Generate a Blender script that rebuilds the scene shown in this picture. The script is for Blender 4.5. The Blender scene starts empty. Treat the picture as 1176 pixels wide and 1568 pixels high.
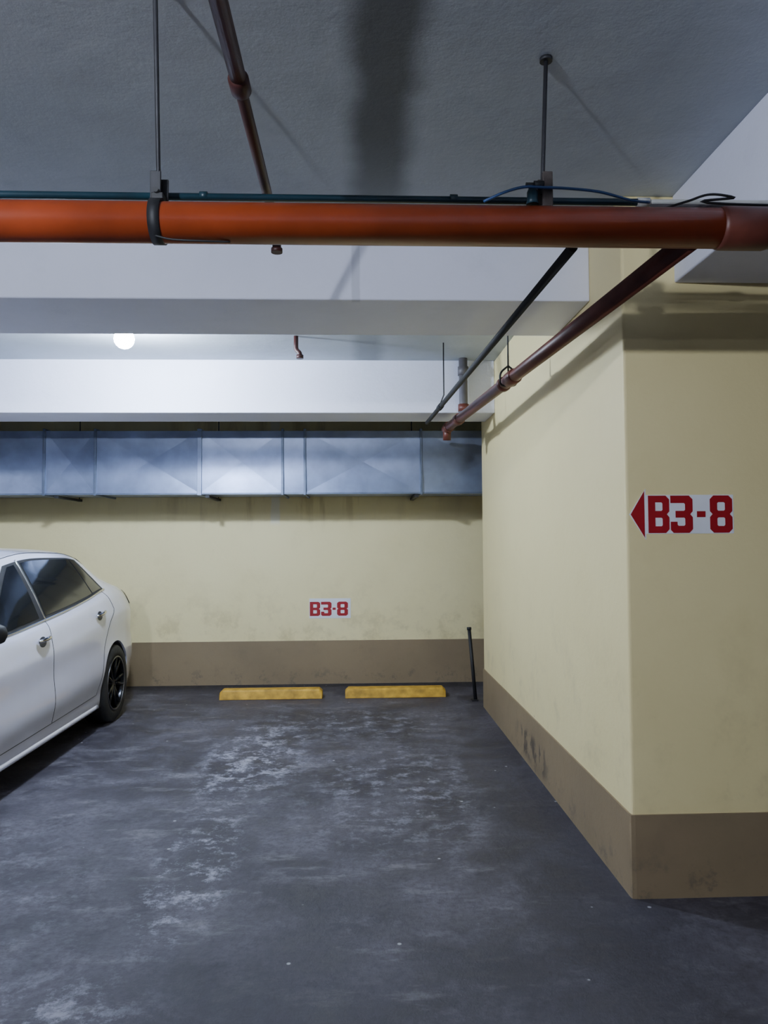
import bpy, bmesh, math, random
from mathutils import Vector, Matrix
random.seed(4)
scene = bpy.context.scene
COL = scene.collection

# ------------------------------------------------------------------ materials
def nodes_of(name):
    m = bpy.data.materials.new(name); m.use_nodes = True
    nt = m.node_tree; b = nt.nodes['Principled BSDF']
    return m, nt, b

def simple(name, col, rough=0.5, metal=0.0, var=0.0, scale=8.0, bump=0.0, coat=0.0, emis=None, estr=0):
    m, nt, b = nodes_of(name)
    b.inputs['Roughness'].default_value = rough
    b.inputs['Metallic'].default_value = metal
    b.inputs['Coat Weight'].default_value = coat
    b.inputs['Base Color'].default_value = (*col, 1)
    if emis:
        b.inputs['Emission Color'].default_value = (*emis, 1)
        b.inputs['Emission Strength'].default_value = estr
    tc = nt.nodes.new('ShaderNodeNewGeometry')
    n = nt.nodes.new('ShaderNodeTexNoise'); n.inputs['Scale'].default_value = scale; n.inputs['Detail'].default_value = 6
    nt.links.new(tc.outputs['Position'], n.inputs['Vector'])
    if var > 0:
        r = nt.nodes.new('ShaderNodeValToRGB')
        r.color_ramp.elements[0].position = 0.3; r.color_ramp.elements[1].position = 0.7
        r.color_ramp.elements[0].color = (*[c*(1-var) for c in col], 1)
        r.color_ramp.elements[1].color = (*[min(1, c*(1+var*0.6)) for c in col], 1)
        nt.links.new(n.outputs['Fac'], r.inputs['Fac']); nt.links.new(r.outputs['Color'], b.inputs['Base Color'])
    if bump > 0:
        bp = nt.nodes.new('ShaderNodeBump'); bp.inputs['Strength'].default_value = bump; bp.inputs['Distance'].default_value = 0.01
        nt.links.new(n.outputs['Fac'], bp.inputs['Height']); nt.links.new(bp.outputs['Normal'], b.inputs['Normal'])
    return m

def noise(nt, vec, scale, detail=6, rough=0.6, stretch=None):
    if stretch:
        mp = nt.nodes.new('ShaderNodeMapping'); mp.inputs['Scale'].default_value = stretch
        nt.links.new(vec, mp.inputs['Vector']); vec = mp.outputs['Vector']
    n = nt.nodes.new('ShaderNodeTexNoise'); n.inputs['Scale'].default_value = scale
    n.inputs['Detail'].default_value = detail; n.inputs['Roughness'].default_value = rough
    nt.links.new(vec, n.inputs['Vector'])
    return n.outputs['Fac']

def mrange(nt, val, a, b, c=0.0, d=1.0, smooth=True):
    n = nt.nodes.new('ShaderNodeMapRange')
    n.interpolation_type = 'SMOOTHSTEP' if smooth else 'LINEAR'
    nt.links.new(val, n.inputs['Value'])
    for i, v in zip(('From Min','From Max','To Min','To Max'), (a, b, c, d)): n.inputs[i].default_value = v
    return n.outputs['Result']

def math_(nt, op, a, b):
    n = nt.nodes.new('ShaderNodeMath'); n.operation = op
    for i, v in enumerate((a, b)):
        if isinstance(v, (int, float)): n.inputs[i].default_value = v
        else: nt.links.new(v, n.inputs[i])
    return n.outputs[0]

def mixc(nt, fac, a, b, mode='MIX'):
    n = nt.nodes.new('ShaderNodeMix'); n.data_type = 'RGBA'; n.blend_type = mode
    if isinstance(fac, (int, float)): n.inputs[0].default_value = fac
    else: nt.links.new(fac, n.inputs[0])
    for i, v in ((6, a), (7, b)):
        if isinstance(v, tuple): n.inputs[i].default_value = (*v, 1)
        else: nt.links.new(v, n.inputs[i])
    return n.outputs[2]

def plaster(name, col, dirt, marks=None, amt=0.35, rough=0.55, bump=0.25):
    m, nt, b = nodes_of(name)
    geo = nt.nodes.new('ShaderNodeNewGeometry'); P = geo.outputs['Position']
    sep = nt.nodes.new('ShaderNodeSeparateXYZ'); nt.links.new(P, sep.inputs[0])
    big = noise(nt, P, 0.9, 5, 0.6); mid = noise(nt, P, 5, 8, 0.65); fine = noise(nt, P, 60, 4, 0.6)
    c = mixc(nt, mrange(nt, big, 0.35, 0.75, 0, amt), col, dirt)
    c = mixc(nt, mrange(nt, mid, 0.52, 0.8, 0, amt*0.8), c, dirt)
    if marks == 'wall':
        drip = noise(nt, P, 3.0, 6, 0.6, (1.6, 1.6, 0.2))
        mz = mrange(nt, sep.outputs['Z'], 1.55, 1.95)
        f = math_(nt, 'MULTIPLY', mrange(nt, drip, 0.50, 0.64, 0, 0.5), mz)
        f = math_(nt, 'MULTIPLY', f, mrange(nt, math_(nt, 'ABSOLUTE', math_(nt, 'SUBTRACT', sep.outputs['X'], -0.9), 0), 1.6, 0.4, 0.25, 1.0))
        c = mixc(nt, f, c, (0.42, 0.31, 0.12))
        lx = mrange(nt, math_(nt, 'ABSOLUTE', math_(nt, 'ADD', math_(nt, 'SUBTRACT', sep.outputs['X'], -0.86), math_(nt, 'MULTIPLY', math_(nt, 'SUBTRACT', mid, 0.5), 0.06)), 0), 0.06, 0.035)
        c = mixc(nt, math_(nt, 'MULTIPLY', math_(nt, 'MULTIPLY', lx, mrange(nt, sep.outputs['Z'], 1.66, 1.74)), 0.75), c, (0.80, 0.77, 0.62))
        mz2 = mrange(nt, sep.outputs['Z'], 1.3, 0.35)
        f2 = math_(nt, 'MULTIPLY', mrange(nt, noise(nt, P, 4.0, 8, 0.7), 0.46, 0.66, 0, 0.45), mz2)
        c = mixc(nt, f2, c, (0.44, 0.36, 0.17))
    if marks == 'pillar':
        f2 = math_(nt, 'MULTIPLY', mrange(nt, noise(nt, P, 2.6, 8, 0.7), 0.5, 0.70, 0, 0.35), mrange(nt, sep.outputs['Z'], 1.5, 0.35))
        c = mixc(nt, f2, c, (0.46, 0.38, 0.20))
        v = nt.nodes.new('ShaderNodeTexVoronoi'); v.inputs['Scale'].default_value = 2.2; nt.links.new(P, v.inputs['Vector'])
        c = mixc(nt, mrange(nt, v.outputs['Distance'], 0.025, 0.012, 0, 0.5), c, (0.30, 0.22, 0.12))
    if marks == 'skirt':
        f2 = mrange(nt, noise(nt, P, 7.0, 8, 0.75), 0.52, 0.64, 0, 0.5)
        f2 = math_(nt, 'MULTIPLY', f2, mrange(nt, sep.outputs['Z'], 0.24, 0.04))
        c = mixc(nt, f2, c, (0.08, 0.065, 0.055))
        sc = math_(nt, 'MULTIPLY', mrange(nt, noise(nt, P, 9.0, 6, 0.7, (1, 1.2, 0.6)), 0.50, 0.56), mrange(nt, math_(nt, 'ABSOLUTE', math_(nt, 'SUBTRACT', sep.outputs['Y'], 4.9), 0), 0.55, 0.25))
        sc = math_(nt, 'MULTIPLY', sc, mrange(nt, math_(nt, 'ABSOLUTE', math_(nt, 'SUBTRACT', sep.outputs['Z'], 0.13), 0), 0.12, 0.05))
        c = mixc(nt, math_(nt, 'MULTIPLY', sc, 0.75), c, (0.04, 0.035, 0.035))
    if marks == 'ceiling':  # darker band running along Y, wavy edges, weaker towards the beam
        wob = math_(nt, 'MULTIPLY', math_(nt, 'SUBTRACT', noise(nt, P, 2.6, 4, 0.5), 0.5), 0.13)
        dx = math_(nt, 'ABSOLUTE', math_(nt, 'ADD', math_(nt, 'SUBTRACT', sep.outputs['X'], 0.105), wob), 0)
        f = math_(nt, 'MULTIPLY', mrange(nt, dx, 0.165, 0.05), mrange(nt, sep.outputs['Y'], 3.5, 2.6, 0.5, 1.0))
        c = mixc(nt, math_(nt, 'MULTIPLY', f, 0.85), c, (0.07, 0.075, 0.075))
    if marks == 'beam':  # narrow, faintly darker line down the front of the first beam
        wob = math_(nt, 'MULTIPLY', math_(nt, 'SUBTRACT', mid, 0.5), 0.02)
        dx = math_(nt, 'ABSOLUTE', math_(nt, 'ADD', math_(nt, 'SUBTRACT', sep.outputs['X'], 0.005), wob), 0)
        f = math_(nt, 'MULTIPLY', mrange(nt, dx, 0.026, 0.014), mrange(nt, sep.outputs['Y'], 3.60, 3.56))
        c = mixc(nt, math_(nt, 'MULTIPLY', f, 0.35), c, (0.30, 0.31, 0.36))
    nt.links.new(c, b.inputs['Base Color'])
    b.inputs['Roughness'].default_value = rough
    bp = nt.nodes.new('ShaderNodeBump'); bp.inputs['Strength'].default_value = bump; bp.inputs['Distance'].default_value = 0.02
    h = math_(nt, 'ADD', math_(nt, 'MULTIPLY', mid, 0.9), math_(nt, 'MULTIPLY', fine, 0.12))
    nt.links.new(h, bp.inputs['Height']); nt.links.new(bp.outputs['Normal'], b.inputs['Normal'])
    return m

M_yellow = plaster('wall_yellow_paint', (0.86, 0.74, 0.38), (0.70, 0.58, 0.26), marks='pillar', amt=0.25)
M_yellow_b = plaster('back_wall_yellow_paint', (0.88, 0.78, 0.43), (0.68, 0.58, 0.28), marks='wall', amt=0.35)
M_brown = plaster('brown_skirting_paint', (0.27, 0.20, 0.115), (0.18, 0.135, 0.08), marks='skirt', amt=0.6)
M_ceil = plaster('ceiling_paint', (0.45, 0.49, 0.53), (0.32, 0.35, 0.385), marks='ceiling', amt=0.6, rough=0.7)
M_beam = plaster('beam_white_paint', (0.77, 0.79, 0.92), (0.60, 0.62, 0.73), marks='beam', amt=0.35, rough=0.6, bump=0.3)
M_conc = plaster('far_wall_paint', (0.11, 0.105, 0.10), (0.08, 0.08, 0.07), amt=0.4)

def floor_mat():
    m, nt, b = nodes_of('stained_concrete_floor')
    geo = nt.nodes.new('ShaderNodeNewGeometry'); P = geo.outputs['Position']
    sep = nt.nodes.new('ShaderNodeSeparateXYZ'); nt.links.new(P, sep.inputs[0])
    big = noise(nt, P, 0.9, 7, 0.65); mid = noise(nt, P, 3.6, 10, 0.75); fine = noise(nt, P, 30, 9, 0.75)
    streak = noise(nt, P, 2.6, 9, 0.7, (0.8, 2.4, 1))
    c = mixc(nt, mrange(nt, big, 0.38, 0.60), (0.033, 0.029, 0.042), (0.088, 0.081, 0.104))
    c = mixc(nt, mrange(nt, mid, 0.47, 0.64, 0, 0.6), c, (0.145, 0.137, 0.162))
    c = mixc(nt, mrange(nt, streak, 0.54, 0.66, 0, 0.55), c, (0.21, 0.20, 0.225))
    c = mixc(nt, mrange(nt, noise(nt, P, 2.1, 9, 0.75), 0.50, 0.60, 0, 0.65), c, (0.032, 0.029, 0.040))
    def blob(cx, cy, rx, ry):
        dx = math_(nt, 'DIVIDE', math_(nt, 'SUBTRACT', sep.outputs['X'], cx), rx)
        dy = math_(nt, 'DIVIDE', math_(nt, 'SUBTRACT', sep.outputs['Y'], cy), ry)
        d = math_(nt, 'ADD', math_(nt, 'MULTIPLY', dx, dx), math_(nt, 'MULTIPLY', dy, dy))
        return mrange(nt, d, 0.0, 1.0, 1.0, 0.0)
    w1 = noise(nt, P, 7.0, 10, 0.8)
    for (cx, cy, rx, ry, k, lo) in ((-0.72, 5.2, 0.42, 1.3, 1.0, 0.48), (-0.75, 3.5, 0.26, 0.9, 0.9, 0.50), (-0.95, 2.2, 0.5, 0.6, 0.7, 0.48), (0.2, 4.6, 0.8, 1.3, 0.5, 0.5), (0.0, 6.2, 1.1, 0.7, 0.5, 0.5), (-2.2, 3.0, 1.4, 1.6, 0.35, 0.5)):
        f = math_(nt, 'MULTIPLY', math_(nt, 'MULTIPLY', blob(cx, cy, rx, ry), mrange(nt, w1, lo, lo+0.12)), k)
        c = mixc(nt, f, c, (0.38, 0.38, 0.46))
    for (cx, cy, rx, ry, k) in ((-0.35, 2.2, 0.7, 0.9, 0.75), (1.0, 4.3, 0.4, 2.6, 0.75), (0.9, 2.3, 1.0, 0.9, 0.5), (-0.5, 4.5, 0.5, 0.5, 0.4)):
        c = mixc(nt, math_(nt, 'MULTIPLY', blob(cx, cy, rx, ry), k), c, (0.034, 0.031, 0.043))
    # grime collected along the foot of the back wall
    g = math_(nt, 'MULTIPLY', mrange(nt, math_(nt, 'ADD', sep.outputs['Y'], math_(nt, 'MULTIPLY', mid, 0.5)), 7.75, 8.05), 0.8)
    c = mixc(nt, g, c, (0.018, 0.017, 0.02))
    c = mixc(nt, mrange(nt, fine, 0.42, 0.62, 0, 0.5), c, (0.028, 0.026, 0.034))
    v = nt.nodes.new('ShaderNodeTexVoronoi'); v.inputs['Scale'].default_value = 5.5; nt.links.new(P, v.inputs['Vector'])
    c = mixc(nt, mrange(nt, v.outputs['Distance'], 0.055, 0.03, 0, 0.8), c, (0.45, 0.45, 0.48))
    nt.links.new(c, b.inputs['Base Color'])
    nt.links.new(mrange(nt, mid, 0.3, 0.7, 0.46, 0.78), b.inputs['Roughness'])
    bp = nt.nodes.new('ShaderNodeBump'); bp.inputs['Strength'].default_value = 0.5; bp.inputs['Distance'].default_value = 0.012
    nt.links.new(math_(nt, 'ADD', fine, mid), bp.inputs['Height']); nt.links.new(bp.outputs['Normal'], b.inputs['Normal'])
    return m
M_floor = floor_mat()

M_orange = simple('orange_pvc', (0.32, 0.050, 0.013), 0.34, var=0.3, scale=4, coat=0.1)
M_redbr = simple('red_brown_pvc', (0.12, 0.030, 0.019), 0.45, var=0.35, scale=8)
M_dkred = simple('dark_red_pipe', (0.055, 0.014, 0.011), 0.45, var=0.3, scale=8)
M_black = simple('black_rubber', (0.012, 0.012, 0.014), 0.6, var=0.2)
M_cond = simple('black_conduit_plastic', (0.008, 0.008, 0.009), 0.75, var=0.2)
M_steel = simple('dull_steel', (0.03, 0.03, 0.035), 0.55, 0.3, var=0.3, scale=20)
M_teal = simple('teal_pipe', (0.010, 0.038, 0.056), 0.4, var=0.3)
M_blueh = simple('blue_hose', (0.03, 0.08, 0.22), 0.4, var=0.1)
M_whitep = simple('white_pvc', (0.55, 0.55, 0.52), 0.4, var=0.2)
M_grayp = simple('grey_pipe', (0.13, 0.12, 0.13), 0.5, var=0.3)
M_rust = simple('rusty_bracket', (0.07, 0.055, 0.05), 0.7, 0.2, var=0.4, scale=30)
M_galv = simple('galvanised_sheet', (0.31, 0.37, 0.54), 0.40, 0.72, var=0.2, scale=5, bump=0.06)
M_galv2 = simple('galvanised_flange', (0.20, 0.24, 0.34), 0.45, 0.7, var=0.2, scale=12)
M_ystop = simple('yellow_stop_paint', (0.60, 0.34, 0.03), 0.6, var=0.4, scale=14, bump=0.3)
M_signw = simple('sign_white', (0.80, 0.82, 0.88), 0.5, var=0.05)
M_signr = simple('sign_red', (0.34, 0.006, 0.014), 0.45, var=0.08)
M_paint = simple('white_car_paint', (0.66, 0.66, 0.78), 0.22, 0.0, var=0.02, coat=0.8)
M_glass = simple('tinted_glass', (0.008, 0.009, 0.011), 0.06, 0.0, var=0.1)
M_chrome = simple('chrome', (0.7, 0.7, 0.72), 0.12, 1.0, var=0.03)
M_tyre = simple('tyre_rubber', (0.012, 0.012, 0.013), 0.7, var=0.3, scale=30, bump=0.2)
M_rim = simple('dark_alloy', (0.03, 0.03, 0.033), 0.25, 0.9, var=0.1)
M_rimedge = simple('alloy_edge', (0.16, 0.16, 0.17), 0.3, 1.0, var=0.1)
M_tail = simple('tail_light_red', (0.22, 0.01, 0.015), 0.12, var=0.1, coat=0.5)
M_head = simple('headlamp_clear', (0.5, 0.52, 0.55), 0.1, 0.4, var=0.1)
M_plate = simple('number_plate', (0.6, 0.6, 0.6), 0.4, var=0.1)

# ------------------------------------------------------------------ mesh helpers
def mesh_obj(name, verts, faces, mat, smooth=False, bevel=0):
    me = bpy.data.meshes.new(name); me.from_pydata([tuple(v) for v in verts], [], faces)
    bm = bmesh.new(); bm.from_mesh(me)
    bmesh.ops.recalc_face_normals(bm, faces=bm.faces[:]); bm.to_mesh(me); bm.free()
    if smooth:
        for p in me.polygons: p.use_smooth = True
    ob = bpy.data.objects.new(name, me); COL.objects.link(ob)
    if mat: me.materials.append(mat)
    if bevel:
        md = ob.modifiers.new('b', 'BEVEL'); md.width = bevel; md.segments = 3; md.limit_method = 'ANGLE'
    return ob

def box(name, x0, x1, y0, y1, z0, z1, mat, bevel=0):
    c = Vector(((x0+x1)/2, (y0+y1)/2, (z0+z1)/2))
    hx, hy, hz = (x1-x0)/2, (y1-y0)/2, (z1-z0)/2
    v = [(sx*hx, sy*hy, sz*hz) for sx in (-1, 1) for sy in (-1, 1) for sz in (-1, 1)]
    f = [(0,1,3,2),(4,6,7,5),(0,4,5,1),(2,3,7,6),(0,2,6,4),(1,5,7,3)]
    ob = mesh_obj(name, v, f, mat, bevel=bevel); ob.location = c
    return ob

def tube(name, pts, r, mat, seg=20, kind='POLY'):
    pts = [Vector(p) for p in pts]
    if kind == 'SMOOTH':
        out = []
        P = [pts[0]*2-pts[1]] + pts + [pts[-1]*2-pts[-2]]
        for i in range(1, len(P)-2):
            for k in range(8):
                t = k/8
                out.append(0.5*((2*P[i]) + (P[i+1]-P[i-1])*t + (2*P[i-1]-5*P[i]+4*P[i+1]-P[i+2])*t*t + (3*P[i]-3*P[i+1]+P[i+2]-P[i-1])*t**3))
        out.append(pts[-1]); pts = out
    verts, faces = [], []
    n = len(pts)
    up = None
    for i, p in enumerate(pts):
        if i == 0: t = pts[1]-pts[0]
        elif i == n-1: t = pts[-1]-pts[-2]
        else: t = (pts[i]-pts[i-1]).normalized() + (pts[i+1]-pts[i]).normalized()
        t.normalize()
        if up is None:
            up = t.cross(Vector((0, 0, 1)) if abs(t.z) < 0.9 else Vector((1, 0, 0))).normalized()
        up = (up - t*up.dot(t)).normalized()
        side = t.cross(up)
        rr = r[i] if isinstance(r, (list, tuple)) else r
        for k in range(seg):
            a = 2*math.pi*k/seg
            verts.append(p + up*math.cos(a)*rr + side*math.sin(a)*rr)
    for i in range(n-1):
        for k in range(seg):
            faces.append((i*seg+k, i*seg+(k+1) % seg, (i+1)*seg+(k+1) % seg, (i+1)*seg+k))
    faces.append(tuple(range(seg))); faces.append(tuple(range((n-1)*seg, n*seg)))
    ob = mesh_obj(name, verts, faces, mat)
    for p in ob.data.polygons:
        if len(p.vertices) == 4: p.use_smooth = True
    return ob

def bend(pts, rad=0.06, k=6):
    pts = [Vector(p) for p in pts]; out = [pts[0]]
    for i in range(1, len(pts)-1):
        a, b, c = pts[i-1], pts[i], pts[i+1]
        d1 = (a-b); d2 = (c-b); r = min(rad, d1.length*0.45, d2.length*0.45)
        p1 = b+d1.normalized()*r; p2 = b+d2.normalized()*r
        for j in range(k+1):
            t = j/k
            out.append(p1*(1-t)**2 + b*2*t*(1-t) + p2*t*t)
    out.append(pts[-1]); return out

def group(name, parts, loc):
    e = bpy.data.objects.new(name, None); e.empty_display_size = 0.1; e.location = loc; COL.objects.link(e)
    inv = Matrix.Translation(-Vector(loc))
    for p in parts:
        p.parent = e; p.matrix_parent_inverse = inv
    return e

def lathe(name, prof, mat, axis='X', seg=40, centre=(0, 0, 0)):
    verts, faces = [], []
    n = len(prof)
    for k in range(seg):
        an = 2*math.pi*k/seg
        for (a, r) in prof:
            if axis == 'X': verts.append((centre[0]+a, centre[1]+r*math.cos(an), centre[2]+r*math.sin(an)))
            else: verts.append((centre[0]+r*math.cos(an), centre[1]+r*math.sin(an), centre[2]+a))
    for k in range(seg):
        for i in range(n):
            j = (i+1) % n; k2 = (k+1) % seg
            faces.append((k*n+i, k*n+j, k2*n+j, k2*n+i))
    return mesh_obj(name, verts, faces, mat, smooth=True)

# ------------------------------------------------------------------ room shell
CE = 3.0
CT = CE-0.001
floor = box('floor', -7, 4, -6, 8.1, -0.15, 0, M_floor)
ceiling = box('ceiling', -7, 4, -6, 8.1, CE, CE+0.2, M_ceil)
box('wall_back', -7, 4, 7.93, 8.1, 0, CE, M_yellow_b)
box('wall_left', -7.2, -7, -6, 8.1, 0, CE, M_conc)
box('wall_right', 4, 4.2, -6, 8.1, 0, CE, M_conc)
box('wall_front', -7, 4, -6.2, -6, 0, CE, M_conc)
pil = box('wall_pillar', 1.155, 4.0, 3.12, 6.72, 0, CE, M_yellow, bevel=0.012)
box('baseboard_back', -7, 4, 7.918, 7.93, 0, 0.455, M_brown)
v = [(1.147,6.728),(1.147,3.132),(1.150,3.116),(1.167,3.112),(4.0,3.112),(4.0,3.14),(1.20,3.14),(1.20,6.728)]
n = len(v); vv = [(x, y, 0.0) for x, y in v] + [(x, y, 0.345) for x, y in v]
mesh_obj('baseboard_pillar', vv, [tuple(range(n)), tuple(range(n, 2*n))] + [(i, (i+1) % n, n+(i+1) % n, n+i) for i in range(n)], M_brown)

def beam(nm, x0, x1, y0, y1, z0): return box(nm, x0, x1, y0, y1, z0, CE, M_beam, bevel=0.008)
beam('ceiling_beam', -7, 1.155, 3.55, 4.17, 2.675)
beam('ceiling_beam', -7, 1.155, 6.05, 6.5, 2.56)
beam('ceiling_beam', 1.385, 2.1, -6, 3.12, 2.615)

# ------------------------------------------------------------------ drain pipes
ZM = 2.482; YM = 2.25; RM = 0.061
parts = [tube('pipe_run', [(-6.9, YM, ZM), (1.17, YM, ZM-.003)], RM, M_orange, 40),
         tube('tee_socket', [(1.14, YM, ZM-.003), (1.155, YM, ZM-.003), (1.29, YM, ZM-.003), (1.305, YM, ZM-.003)], [RM+0.001, RM+0.005, RM+0.005, RM+0.001], M_redbr, 40),
         tube('pipe_after_tee', [(1.29, YM, ZM-.003), (3.9, YM, ZM-.006)], RM*0.99, M_redbr, 40),
         tube('socket', [(-3.05, YM, ZM), (-2.9, YM, ZM)], RM+0.008, M_orange, 40),
         tube('loose_cable', [(-0.60, 2.215, 2.425), (-0.55, 2.21, 2.412), (-0.47, 2.215, 2.410), (-0.38, 2.24, 2.418)], 0.003, M_black, 8, 'SMOOTH')]
a = Vector((1.07, 2.27, 2.455)); b = Vector((0.775, 6.3, 2.462)); d = (b-a).normalized()
def on(t): return a+(b-a)*t
parts.append(tube('branch_run', [a, b], 0.036, M_redbr, 28))
for t, l in ((0.50, 0.13), (0.545, 0.05), (0.87, 0.10), (0.975, 0.10)):
    p = on(t); parts.append(tube('branch_socket', [p-d*l/2, p-d*(l/2-.008), p+d*(l/2-.008), p+d*l/2], [0.038, 0.045, 0.045, 0.038], M_redbr, 28))
p = on(0.52)
parts.append(tube('elbow_drop', bend([on(0.985), on(0.985)+Vector((0, 0.02, -0.10))]), 0.034, M_redbr))
parts.append(tube('hanger_rod', [(p.x, p.y, CT), (p.x, p.y, p.z+0.05)], 0.005, M_steel, 8))
parts.append(tube('hanger_hook', bend([(p.x, p.y, p.z+0.09), (p.x-0.05, p.y, p.z+0.05), (p.x-0.05, p.y, p.z-0.03), (p.x+0.05, p.y, p.z-0.03), (p.x+0.05, p.y, p.z+0.05), (p.x, p.y, p.z+0.09)], 0.03), 0.006, M_black, 8))
q = on(0.90)
parts.append(tube('riser', bend([(0.885, 5.99, CT), (0.885, 5.99, 2.54), (q.x, q.y, q.z)], 0.05), 0.036, M_grayp, 24))
parts.append(tube('riser_socket', [(0.885, 5.99, 2.86), (0.885, 5.99, 2.93)], 0.044, M_grayp, 24))
parts.append(tube('riser_socket_low', [(0.885, 5.99, 2.56), (0.885, 5.99, 2.62)], 0.044, M_redbr, 24))
group('drain_pipe', parts, (0, YM, ZM))
a2 = Vector((0.708, 2.338, 2.452)); b2 = Vector((0.605, 6.2, 2.503))
group('black_conduit', [tube('conduit', [a2, b2], 0.0165, M_cond, 16),
      tube('conduit_coupling', [a2.lerp(b2, .78), a2.lerp(b2, .81)], 0.022, M_cond, 16),
      tube('support_rod', [(0.665, 5.5, CE-.004), (0.665, 5.5, 2.60), (0.62, 5.5, 2.49)], 0.005, M_steel, 8)], tuple(a2))
X = -0.285
parts = [tube('pipe_run', bend([(X, -5.9, 2.645), (X, 2.68, 2.64), (X, 2.68, 2.565)], 0.03), 0.016, M_dkred, 20),
         tube('coupling', [(X, 1.78, 2.643), (X, 1.79, 2.643), (X, 1.84, 2.643), (X, 1.85, 2.643)], [0.019, 0.026, 0.026, 0.019], M_dkred, 20),
         tube('pipe_thick', [(X, -5.9, 2.645), (X, 1.81, 2.643)], 0.0205, M_dkred, 20),
         tube('drop_head', [(X, 2.68, 2.575), (X, 2.68, 2.560)], 0.021, M_dkred, 16),
         tube('hanger', [(X, 0.6, CT), (X, 0.6, 2.64)], 0.005, M_steel, 8)]
group('sprinkler_pipe', parts, (X, 0.6, CE))
group('sprinkler_stub', [tube('stub', bend([(-0.43, 5.35, CT), (-0.43, 5.35, 2.90), (-0.40, 5.33, 2.87), (-0.40, 5.33, 2.835)], 0.02), 0.017, M_dkred, 16),
      tube('stub_flange', [(-0.40, 5.33, 2.855), (-0.40, 5.33, 2.83)], 0.026, M_dkred, 16)], (-0.43, 5.35, CE))
parts = [tube('pipe_run', [(-6.9, 2.335, 2.607), (0.93, 2.335, 2.600)], 0.0115, M_teal, 16)]
for x in (-0.48, 0.32): parts.append(tube('coupling', [(x-.012, 2.335, 2.605), (x+.012, 2.335, 2.605)], 0.0135, M_teal, 16))
for x in (-3.2,): parts.append(tube('tie', [(x, 2.335, 2.61), (x, 2.335, CT)], 0.003, M_steel, 8))
group('water_pipe', parts, (0, 2.335, 2.607))
group('white_conduit', [tube('run', [(0.92, 2.335, 2.600), (1.05, 2.325, 2.597), (3.9, 2.30, 2.585)], 0.009, M_whitep, 12),
      tube('joint', [(0.92, 2.335, 2.600), (0.96, 2.333, 2.599)], 0.015, M_whitep, 12),
      tube('run_lower', [(0.95, 2.30, 2.572), (1.3, 2.29, 2.567), (3.9, 2.28, 2.56)], 0.007, M_grayp, 12),
      tube('cable', [(0.98, 2.26, 2.547), (1.05, 2.25, 2.566), (1.12, 2.25, 2.588), (1.2, 2.25, 2.58), (1.32, 2.26, 2.560), (3.9, 2.28, 2.555)], 0.004, M_black, 8, 'SMOOTH')], (0.92, 2.335, 2.600))
group('blue_hose', [tube('hose', [(0.40, 2.24, 2.552), (0.46, 2.22, 2.572), (0.52, 2.21, 2.585), (0.58, 2.215, 2.587), (0.66, 2.22, 2.587), (0.76, 2.22, 2.577), (0.86, 2.23, 2.557), (0.93, 2.26, 2.565)], 0.0045, M_blueh, 10, 'SMOOTH')], (0.4, 2.24, 2.552))

def hanger(x, bracket, top=None):
    top = top or (x, YM)
    ps = [tube('rod', [(top[0], top[1], CT), (x, YM, ZM+0.13), (x, YM, ZM+0.10)], 0.0065, M_steel, 10),
          tube('ceiling_anchor', [(top[0], top[1], CT), (top[0], top[1], CE-0.012)], 0.02, M_steel, 12)]
    if bracket == 'strap':
        ps += [lathe('strap', [(-0.017, RM+.001), (0.017, RM+.001), (0.017, RM+0.007), (-0.017, RM+0.007)], M_black, 'X', 40, (x, YM, ZM)),
               box('ear_front', x-0.020, x+0.012, YM-0.022, YM-0.014, ZM+0.055, ZM+0.15, M_steel, 0.002),
               box('ear_back', x-0.006, x+0.026, YM+0.014, YM+0.022, ZM+0.055, ZM+0.14, M_steel, 0.002),
               tube('bolt', [(x, YM-0.035, ZM+0.085), (x, YM+0.035, ZM+0.085)], 0.008, M_black, 8),
               box('buckle', x-0.016, x+0.020, YM-0.026, YM+0.026, ZM+0.062, ZM+0.082, M_black, 0.003)]
    else:
        ps += [box('bracket_plate', x-0.004, x+0.028, YM-0.02, YM-0.004, ZM+0.055, ZM+0.165, M_rust, 0.003),
               box('bracket_back', x-0.014, x+0.016, YM+0.004, YM+0.02, ZM+0.055, ZM+0.15, M_rust, 0.003),
               tube('bolt', [(x-0.03, YM-0.012, ZM+0.125), (x+0.0, YM-0.012, ZM+0.125)], 0.012, M_black, 8),
               tube('valve_body', [(x-0.035, YM-0.01, ZM+0.062), (x-0.035, YM-0.01, ZM+0.075), (x-0.035, YM-0.01, ZM+0.10), (x-0.035, YM-0.01, ZM+0.115)], [0.02, 0.017, 0.017, 0.011], M_teal, 12),
               tube('valve_knob', [(x-0.055, YM-0.01, ZM+0.125), (x-0.015, YM-0.01, ZM+0.125)], 0.007, M_black, 10),
               tube('valve_stem', [(x-0.035, YM-0.01, ZM+0.11), (x-0.035, YM-0.01, ZM+0.13)], 0.005, M_black, 10)]
    group('pipe_hanger', ps, (top[0], top[1], CE))
hanger(-0.60, 'strap', (-0.52, 1.90)); hanger(0.588, 'bracket', (0.597, 2.22)); hanger(-2.6, 'strap')

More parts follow.
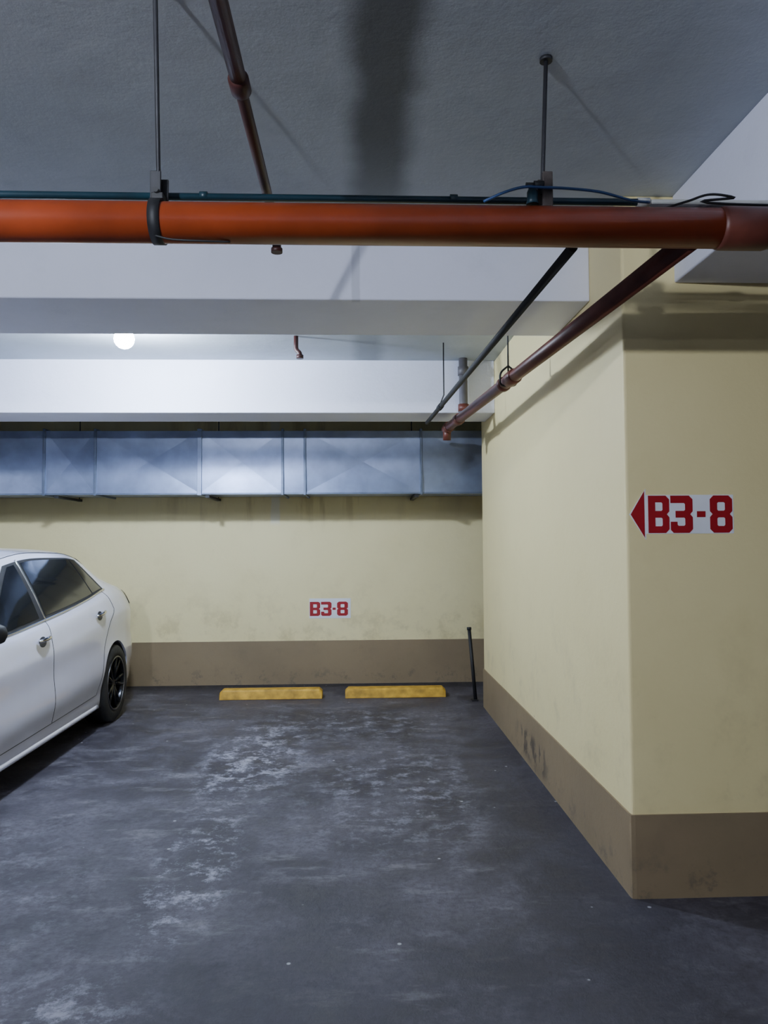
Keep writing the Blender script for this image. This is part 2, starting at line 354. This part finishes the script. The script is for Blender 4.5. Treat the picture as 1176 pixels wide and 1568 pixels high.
# ------------------------------------------------------------------ air duct
def duct():
    y0, y1, z0, z1 = 7.30, 7.90, 1.985, 2.60
    seams = [-6.9, -5.9, -4.95, -4.0, -3.03, -2.54, -1.53, -0.72, -0.50, 0.65, 1.9, 3.0]
    parts = []
    verts, faces = [], []
    for a_, b_ in zip(seams[:-1], seams[1:]):
        i = len(verts)
        cx = (a_+b_)/2; cz = (z0+z1)/2; dd = 0.020 if (b_-a_) > 0.3 else 0.0
        verts += [(a_, y0, z0), (b_, y0, z0), (b_, y0, z1), (a_, y0, z1), (cx, y0+dd, cz),
                  (a_, y1, z0), (b_, y1, z0), (b_, y1, z1), (a_, y1, z1), (cx, (y0+y1)/2, z0-dd*0.5)]
        faces += [(i, i+1, i+4), (i+1, i+2, i+4), (i+2, i+3, i+4), (i+3, i, i+4),
                  (i, i+1, i+9), (i+1, i+6, i+9), (i+6, i+5, i+9), (i+5, i, i+9),
                  (i+3, i+2, i+7, i+8)]
    parts.append(mesh_obj('duct_panels', verts, faces, M_galv))
    for s in seams:
        w = 0.022 if s in (-1.53,) else 0.012
        g = 0.02
        vs = []
        for xx in (s-w, s+w):
            vs += [(xx, y0-g, z0-g), (xx, y1, z0-g), (xx, y1, z1+g), (xx, y0-g, z1+g)]
        fs = [(0,1,2,3),(4,5,6,7),(0,1,5,4),(1,2,6,5),(2,3,7,6),(3,0,4,7)]
        parts.append(mesh_obj('flange', vs, fs, M_galv2 if s != -1.53 else M_galv, bevel=0.003))
    parts.append(box('lip_bottom', -6.9, 3.0, y0-0.006, y0+0.02, z0-0.012, z0+0.004, M_galv2))
    for s in (-2.9, -1.45, 0.6):
        parts.append(tube('hanger_rod', [(s, y1-0.03, CT), (s, y1-0.03, z0-0.03)], 0.005, M_steel, 8))
        parts.append(box('trapeze_bar', s-0.02, s+0.02, y0-0.03, y1+0.0, z0-0.045, z0-0.02, M_steel))
    group('air_duct', parts, (0, 7.6, CE))
duct()

# ------------------------------------------------------------------ wheel stops
def wheel_stop(x0, x1):
    y0, y1 = 7.16, 7.32; h = 0.092
    prof = [(y0, 0.0), (y0+0.018, h*0.8), (y0+0.032, h), (y1-0.032, h), (y1-0.018, h*0.8), (y1, 0.0)]
    xs = [x0, x0+0.03, x1-0.03, x1]
    vs, fs = [], []
    for k, x in enumerate(xs):
        for (y, z) in prof:
            zz = z*(0.72 if k in (0, 3) else 1)
            vs.append((x, y, zz))
    m = len(prof)
    for k in range(3):
        for i in range(m): fs.append((k*m+i, k*m+(i+1) % m, (k+1)*m+(i+1) % m, (k+1)*m+i))
    fs += [tuple(range(m)), tuple(range(3*m, 4*m))]
    mesh_obj('wheel_stop', vs, fs, M_ystop, bevel=0.006)
wheel_stop(-1.31, -0.33); wheel_stop(-0.11, 0.86)

group('metal_post', [tube('post', [(1.12, 7.0, 0.0), (1.075, 7.06, 0.66)], 0.017, M_black, 12),
                     tube('post_cap', [(1.075, 7.06, 0.655), (1.074, 7.062, 0.68)], 0.022, M_black, 12),
                     box('post_base', 1.08, 1.14, 6.96, 7.04, 0, 0.012, M_black)], (1.12, 7.0, 0))

# ------------------------------------------------------------------ signs
LB = ([(0,0),(.50,0),(.60,.10),(.60,.42),(.53,.5),(.60,.58),(.60,.90),(.50,1),(0,1)], [[(.2,.18),(.2,.41),(.38,.41),(.41,.38),(.41,.21),(.38,.18)], [(.2,.59),(.2,.82),(.38,.82),(.41,.79),(.41,.62),(.38,.59)]])
L3 = ([(.08,0),(.52,0),(.62,.10),(.62,.42),(.55,.5),(.62,.58),(.62,.90),(.52,1),(.0,1),(.0,.80),(.38,.80),(.41,.77),(.41,.62),(.38,.59),(.14,.59),(.14,.41),(.38,.41),(.41,.38),(.41,.22),(.38,.19),(.22,.19),(.19,.22),(.19,.30),(0,.30),(0,.08)], [])
L8 = ([(.1,0),(.52,0),(.62,.10),(.62,.42),(.55,.5),(.62,.58),(.62,.90),(.52,1),(.1,1),(0,.90),(0,.58),(.07,.5),(0,.42),(0,.10)], [[(.2,.21),(.2,.38),(.23,.41),(.39,.41),(.42,.38),(.42,.21),(.39,.18),(.23,.18)], [(.2,.62),(.2,.79),(.23,.82),(.39,.82),(.42,.79),(.42,.62),(.39,.59),(.23,.59)]])
LD = ([(0,.42),(.24,.42),(.24,.58),(0,.58)], [])
def glyph(name, G, x, z, h, wscale, y, mat):
    cu = bpy.data.curves.new(name, 'CURVE'); cu.dimensions = '2D'; cu.fill_mode = 'BOTH'; cu.extrude = 0.0008
    for loop in [G[0]]+G[1]:
        sp = cu.splines.new('POLY'); sp.points.add(len(loop)-1); sp.use_cyclic_u = True
        for i, (px, pz) in enumerate(loop): sp.points[i].co = (px*h*wscale, pz*h, 0, 1)
    o = bpy.data.objects.new(name, cu); COL.objects.link(o)
    bpy.context.view_layer.update()
    me = bpy.data.meshes.new_from_object(o.evaluated_get(bpy.context.evaluated_depsgraph_get()))
    bpy.data.objects.remove(o)
    ob = bpy.data.objects.new(name, me); COL.objects.link(ob); me.materials.clear(); me.materials.append(mat)
    ob.rotation_euler = (math.pi/2, 0, 0); ob.location = (x, y, z)
    return ob
ys = 3.12
zb, h = 1.530, 0.160
parts = [box('backing', 1.222, 1.622, ys-0.002, ys, zb-0.003, zb+h+0.003, M_signw)]
def tri(name, x0, x1, e, y0, y1, mat):
    p = [(x0, zb+h/2), (x1, zb-e), (x1, zb+h+e)]
    return mesh_obj(name, [(x, y0, z) for x, z in p]+[(x, y1, z) for x, z in p], [(0,1,2),(3,4,5),(0,1,4,3),(1,2,5,4),(2,0,3,5)], mat)
parts.append(tri('arrow_white', 1.168, 1.240, 0.030, ys-0.0018, ys, M_signw))
parts.append(tri('arrow', 1.174, 1.234, 0.020, ys-0.0032, ys-0.0012, M_signr))
for nm, G, x, ws in (('letter_b', LB, 1.250, 0.95), ('digit_3', L3, 1.347, 0.97), ('dash', LD, 1.462, 0.96), ('digit_8', L8, 1.519, 0.98)):
    parts.append(glyph(nm, G, x, zb, h, ws, ys-0.003, M_signr))
group('direction_sign', parts, (1.35, ys, 1.6))
ys = 7.93; zb, h = 0.715, 0.150
parts = [box('backing', -0.50, -0.06, ys-0.003, ys, 0.69, 0.90, M_signw)]
for nm, G, x, ws in (('letter_b', LB, -0.494, 1.22), ('digit_3', L3, -0.375, 1.20), ('dash', LD, -0.253, 0.95), ('digit_8', L8, -0.205, 1.25)):
    parts.append(glyph(nm, G, x, zb, h, ws, ys-0.004, M_signr))
group('bay_number_sign', parts, (-0.3, ys, 0.78))

# ------------------------------------------------------------------ lamps
def lamp(x, y, z, strength, r=0.045, col=(0.78, 0.86, 1.0)):
    mb = simple('led_bulb_glow', (0.9, 0.9, 0.9), 0.5, emis=col, estr=strength)
    bm = bmesh.new(); bmesh.ops.create_uvsphere(bm, u_segments=24, v_segments=14, radius=r)
    me = bpy.data.meshes.new('bulb'); bm.to_mesh(me); bm.free()
    for p in me.polygons: p.use_smooth = True
    o = bpy.data.objects.new('bulb', me); COL.objects.link(o); me.materials.append(mb); o.location = (x, y, z)
    base = tube('bulb_neck', [(x, y, z+r*0.8), (x, y, z+r*1.2)], [r*0.62, r*0.5], M_whitep, 16)
    cap = tube('socket', [(x, y, CT), (x, y, z+r*1.15)], [r*0.9, r*0.6], M_whitep, 20)
    group('ceiling_lamp', [o, base, cap], (x, y, CE))
lamp(-1.55, 4.98, 2.872, 1700, 0.066, (0.70, 0.82, 1.0))
lamp(-1.45, -0.3, 2.725, 6000, 0.04, (0.80, 0.87, 1.0))
lamp(0.10, -4.5, 2.80, 800)  # added unseen lamp behind the camera, weak fill only
lamp(-5.4, 4.98, 2.885, 1000)  # added unseen lamp far left, raises the ambient light

# ------------------------------------------------------------------ car
def car(cx, cy):
    LY = [-2.30,-2.24,-2.10,-1.80,-1.35,-0.98,-0.60,-0.22, 0.30, 0.85, 1.22, 1.60, 1.92, 2.10, 2.22, 2.30]
    T = {
    'w':  [ .58, .70, .80, .86, .885,.89, .89, .89, .89, .89, .89, .875,.835,.78, .71, .60],
    'zb': [ .28, .22, .19, .17, .16, .16, .16, .16, .16, .16, .17, .18, .20, .23, .26, .32],
    'zl': [ .60, .68, .75, .83, .90, .925,.94,.965,1.005,1.06,1.105,1.125,1.10,1.05,.97,.80],
    'wl': [ .50, .60, .68, .74, .785,.80, .805,.81, .81, .80, .785,.745,.70, .65, .60, .50],
    'ze': [ .61, .70, .78, .87, .94, .97, 1.18,1.36,1.41,1.40,1.36,1.23,1.115,1.065,.985,.81],
    'we': [ .35, .42, .50, .56, .60, .67, .645,.61,.605,.60, .585,.57, .56, .52, .46, .38],
    'zt': [ .62, .71, .80, .89, .96, .985,1.23,1.42,1.475,1.47,1.43,1.28,1.13,1.075,.995,.815]}
    def cr(p0, p1, p2, p3, t):
        return 0.5*((2*p1)+(p2-p0)*t+(2*p0-5*p1+4*p2-p3)*t*t+(3*p1-3*p2+p3-p0)*t**3)
    def ev(key, y):
        A = T[key]
        y = max(LY[0], min(LY[-1], y))
        i = 0
        while i < len(LY)-2 and y > LY[i+1]: i += 1
        t = (y-LY[i])/(LY[i+1]-LY[i])
        def sl(j):
            if j == 0: return (A[1]-A[0])/(LY[1]-LY[0])
            if j == len(LY)-1: return (A[-1]-A[-2])/(LY[-1]-LY[-2])
            s0 = (A[j]-A[j-1])/(LY[j]-LY[j-1]); s1 = (A[j+1]-A[j])/(LY[j+1]-LY[j])
            if s0*s1 <= 0: return 0
            return 2*s0*s1/(s0+s1)
        hh = LY[i+1]-LY[i]
        h00 = 2*t**3-3*t*t+1; h10 = t**3-2*t*t+t; h01 = -2*t**3+3*t*t; h11 = t**3-t*t
        return h00*A[i]+h10*hh*sl(i)+h01*A[i+1]+h11*hh*sl(i+1)
    def knots(y):
        w, zb, zl, wl, ze, we, zt = [ev(k, y) for k in ('w','zb','zl','wl','ze','we','zt')]
        H = zl-zb
        return [(0, zb), (w*.55, zb), (w*.90, zb+.005), (w*.955, zb+.05), (w*.975, zb+H*.18), (w*1.0, zb+H*.34),
                (w*.985, zb+H*.55), (w*.985, zb+H*.72), (w*.975, zb+H*.80), (wl+(w-wl)*.45, zb+H*.93), (wl, zl),
                (we+(wl-we)*.56, zl+(ze-zl)*.5), (we, ze), (we*.86, ze+(zt-ze)*.55), (we*.5, zt-(zt-ze)*.12), (0, zt)]
    def P(y, u):
        K = knots(y); u = max(0, min(15, u)); i = min(14, int(u)); t = u-i
        g = lambda j: K[j] if 0 <= j <= 15 else ((-K[1][0], K[1][1]) if j < 0 else (-K[14][0], K[14][1]))
        a0, a1, a2, a3 = g(i-1), g(i), g(i+1), g(i+2)
        if i == 10: a0 = (2*a1[0]-a2[0], 2*a1[1]-a2[1])
        if i == 9: a3 = (2*a2[0]-a1[0], 2*a2[1]-a1[1])
        return Vector((cr(a0[0], a1[0], a2[0], a3[0], t), y, cr(a0[1], a1[1], a2[1], a3[1], t)))
    def PN(y, u, off):
        e = 0.01
        dy = P(y+e, u)-P(y-e, u); du = P(y, u+e)-P(y, u-e)
        nn = dy.cross(du)
        if nn.length < 1e-9: nn = Vector((0, 0, 1))
        nn.normalize()
        p = P(y, u)
        if nn.dot(p-Vector((0, y, 0.7))) < 0: nn = -nn
        return p+nn*off
    parts = []
    ny = 110; ys_ = []
    for k in range(ny+1):
        t = k/ny; ys_.append(-2.30+4.60*(0.5-0.5*math.cos(math.pi*t))*0.35+4.60*t*0.65)
    us = [i*15/75 for i in range(76)]
    verts, faces = [], []
    ring = len(us)*2-2
    for y in ys_:
        pr = [P(y, u) for u in us]
        for p in pr: verts.append((p.x, p.y, p.z))
        for p in reversed(pr[1:-1]): verts.append((-p.x, p.y, p.z))
    for k in range(ny):
        for i in range(ring):
            faces.append((k*ring+i, k*ring+(i+1) % ring, (k+1)*ring+(i+1) % ring, (k+1)*ring+i))
    faces.append(tuple(range(ring))); faces.append(tuple(range(ny*ring, (ny+1)*ring)))
    body = mesh_obj('body', verts, faces, M_paint, smooth=True)
    parts.append(body)
    cutters = []
    for wy in (-1.35, 1.35):
        for sx in (-1, 1):
            c = tube('cut', [(sx*0.60, wy, 0.325), (sx*1.1, wy, 0.325)], 0.352, None, 48)
            for p in c.data.polygons: p.use_smooth = False
            cutters.append(c)
    bpy.context.view_layer.update()
    for c in cutters:
        md = body.modifiers.new('arch', 'BOOLEAN'); md.operation = 'DIFFERENCE'; md.object = c; md.solver = 'EXACT'
    bpy.context.view_layer.update()
    dg = bpy.context.evaluated_depsgraph_get()
    me = bpy.data.meshes.new_from_object(body.evaluated_get(dg))
    body.modifiers.clear(); body.data = me
    for c in cutters: bpy.data.objects.remove(c)
    bm = bmesh.new(); bm.from_mesh(me)
    for e in bm.edges:
        if len(e.link_faces) == 2 and e.calc_face_angle(0) > 0.6: e.smooth = False
    bm.to_mesh(me); bm.free()

    def patch(name, outline_fn, mat, off=0.004, na=28, nb=8):
        for sx in (1, -1):
            vs, fs = [], []
            for i in range(na+1):
                for j in range(nb+1):
                    y, u = outline_fn(i/na, j/nb)
                    p = PN(y, u, off); vs.append((sx*p.x, p.y, p.z))
            for i in range(na):
                for j in range(nb):
                    q = i*(nb+1)+j; fs.append((q, q+1, q+nb+2, q+nb+1))
            parts.append(mesh_obj(name, vs, fs, mat, smooth=True))
    def win(y0b, y1b, y0t, y1t, ub=10.12, ut=11.80):
        def f(s, t):
            yb = y0b+(y1b-y0b)*s; yt = y0t+(y1t-y0t)*s
            return (yb+(yt-yb)*t, ub+(ut-ub)*t)
        return f
    patch('window_surround', win(-0.86, 1.30, -0.16, 1.12, 10.03, 11.90), M_black, 0.002, 60, 8)
    patch('front_door_glass', win(-0.80, -0.015, -0.12, -0.02), M_glass, 0.005)
    patch('rear_door_glass', win(0.085, 1.0, 0.075, 0.93), M_glass, 0.005)
    patch('quarter_glass', win(1.02, 1.25, 0.95, 1.06), M_glass, 0.005)
    patch('windscreen', lambda s, t: (-0.93+(0.66)*s, 12.12+(2.88)*t), M_glass, 0.004, 20, 20)
    patch('rear_window', lambda s, t: (1.27+0.50*s, 12.15+2.85*t), M_glass, 0.004, 20, 20)
    def line(name, pts, r, mat, off=0.0, seg=8):
        for sx in (1, -1):
            q = [PN(y, u, off) for (y, u) in pts]
            parts.append(tube(name, [(sx*p.x, p.y, p.z) for p in q], r, mat, seg))
    L = lambda y0, u0, y1, u1, n=24: [(y0+(y1-y0)*i/n, u0+(u1-u0)*i/n) for i in range(n+1)]
    line('belt_trim', L(-0.86, 10.0, 1.30, 10.0, 50), 0.009, M_chrome, 0.003)
    line('door_seam', L(0.05, 3.9, 0.05, 10.0), 0.0025, M_black)
    line('door_seam', L(-0.98, 3.9, -0.92, 9.6), 0.0025, M_black)
    line('door_seam', L(0.90, 3.9, 1.05, 5.9)+L(1.05, 5.9, 1.33, 8.2)+L(1.33, 8.2, 1.22, 10.0), 0.0025, M_black)
    line('door_seam', L(-0.98, 3.9, 0.90, 3.9, 40), 0.0025, M_black)
    line('pillar_seam', L(0.05, 10.0, 0.03, 11.95), 0.009, M_chrome, 0.004)
    line('side_skirt', L(-0.97, 2.9, 0.96, 2.9, 40), 0.022, M_paint, -0.006, 12)
    line('trunk_seam', L(1.86, 10.35, 2.13, 10.35), 0.0025, M_black)
    line('roof_rail_seam', L(-0.2, 12.35, 1.2, 12.35, 40), 0.003, M_black)
    patch('tail_light', lambda s, t: (1.96+0.32*s, 8.3+1.3*t), M_tail, 0.006, 16, 8)
    patch('head_light', lambda s, t: (-2.29+0.38*s, 8.2+1.3*t), M_head, 0.008, 16, 8)
    for hy in (-0.09, 0.98):
        for sx in (1, -1):
            uu = 8.55 if hy < 0.5 else 8.35
            c = [PN(hy-0.10+0.2*k/8, uu, 0.012+0.022*math.sin(math.pi*k/8)) for k in range(9)]
            parts.append(tube('door_handle', [(sx*p.x, p.y, p.z) for p in c], [0.008]+[0.013]*7+[0.008], M_chrome, 12))
            vs = []
            for k in range(20):
                an = 2*math.pi*k/20
                pp = PN(hy+0.055*math.cos(an), uu-0.12+0.30*math.sin(an), 0.0015); vs.append((sx*pp.x, pp.y, pp.z))
            parts.append(mesh_obj('handle_recess', vs, [tuple(range(20))], M_steel))
    for sx in (1, -1):
        prof = [(0.0, 0.02), (0.03, 0.050), (0.07, 0.060), (0.11, 0.058), (0.14, 0.045), (0.155, 0.015)]
        vs, fs = [], []
        for (a_, r_) in prof:
            for k in range(16):
                an = 2*math.pi*k/16
                vs.append((sx*(0.82+a_), -0.86+r_*0.75*math.cos(an)+a_*0.12, 1.00+r_*math.sin(an)))
        for i in range(len(prof)-1):
            for k in range(16): fs.append((i*16+k, i*16+(k+1) % 16, (i+1)*16+(k+1) % 16, (i+1)*16+k))
        fs += [tuple(range(16)), tuple(range(80, 96))]
        parts.append(mesh_obj('mirror', vs, fs, M_black, smooth=True))
        parts.append(tube('mirror_arm', [(sx*0.76, -0.84, 0.935), (sx*0.86, -0.85, 0.965)], 0.018, M_black, 10))
    for wy in (-1.35, 1.35):
        for sx in (-1, 1):
            xo = sx*0.775
            parts.append(lathe('tyre', [(-.10, .215), (-.105, .25), (-.10, .30), (-.085, .317), (-.05, .322), (.05, .322), (.085, .317), (.10, .30), (.105, .25), (.10, .215)], M_tyre, 'X', 56, (xo, wy, 0.322)))
            parts.append(lathe('rim_barrel', [(-.10, .20), (-.10, .222), (.098, .222), (.103, .212), (.09, .205), (.0, .195), (-.09, .195)], M_rim, 'X', 48, (xo, wy, 0.322)))
            parts.append(lathe('rim_lip', [(sx*.099, .209), (sx*.106, .212), (sx*.106, .224), (sx*.099, .224)], M_rimedge, 'X', 48, (xo, wy, 0.322)))
            parts.append(tube('brake_disc', [(xo-sx*0.02, wy, .322), (xo-sx*0.0, wy, .322)], 0.14, M_steel, 32))
            parts.append(tube('hub', [(xo-sx*.05, wy, .322), (xo+sx*0.085, wy, .322)], 0.045, M_rim, 24))
            for k in range(10):
                an = 2*math.pi*(k//2)/5 + (0.17 if k % 2 else -0.17)
                an2 = 2*math.pi*(k//2)/5 + (0.22 if k % 2 else -0.22)
                d0 = Vector((0, math.cos(an), math.sin(an))); d1 = Vector((0, math.cos(an2), math.sin(an2)))
                p0 = Vector((xo+sx*.075, wy, .322))+d0*0.03; p1 = Vector((xo+sx*.092, wy, .322))+d1*0.212
                parts.append(tube('spoke', [p0, p1], [0.015, 0.012], M_rim, 8))
            ln = lathe('arch_liner', [(0.605, 0.02), (0.605, .349), (0.855, .349), (0.855, .345), (0.61, .345), (0.61, 0.02)] if sx > 0 else [(-0.605, 0.02), (-0.605, .349), (-0.855, .349), (-0.855, .345), (-0.61, .345), (-0.61, 0.02)], M_black, 'X', 48, (0, wy, 0.325))
            bm = bmesh.new(); bm.from_mesh(ln.data)
            bmesh.ops.delete(bm, geom=[v_ for v_ in bm.verts if v_.co.z < 0.19], context='VERTS'); bm.to_mesh(ln.data); bm.free()
            parts.append(ln)
    parts.append(box('number_plate', -0.26, 0.26, 2.302, 2.31, 0.60, 0.72, M_plate))
    parts.append(box('grille', -0.45, 0.45, -2.31, -2.28, 0.36, 0.52, M_black, 0.01))
    e = group('car', parts, (0, 0, 0))
    e.location = (cx, cy, 0)
    return e
car(-2.91, 5.04)

# ------------------------------------------------------------------ world + camera
w = bpy.data.worlds.new('World'); scene.world = w; w.use_nodes = True
w.node_tree.nodes['Background'].inputs[0].default_value = (0.5, 0.6, 0.8, 1)
w.node_tree.nodes['Background'].inputs[1].default_value = 0.02
cd = bpy.data.cameras.new('camera'); cam = bpy.data.objects.new('camera', cd); COL.objects.link(cam)
cd.sensor_fit = 'VERTICAL'; cd.sensor_height = 36; cd.lens = 26
R = Matrix.Rotation(math.radians(-2.18), 4, 'Z') @ Matrix.Rotation(math.radians(90+2.3), 4, 'X') @ Matrix.Rotation(math.radians(-0.35), 4, 'Z')
cam.matrix_world = Matrix.Translation((0, 0, 1.5)) @ R
scene.camera = cam
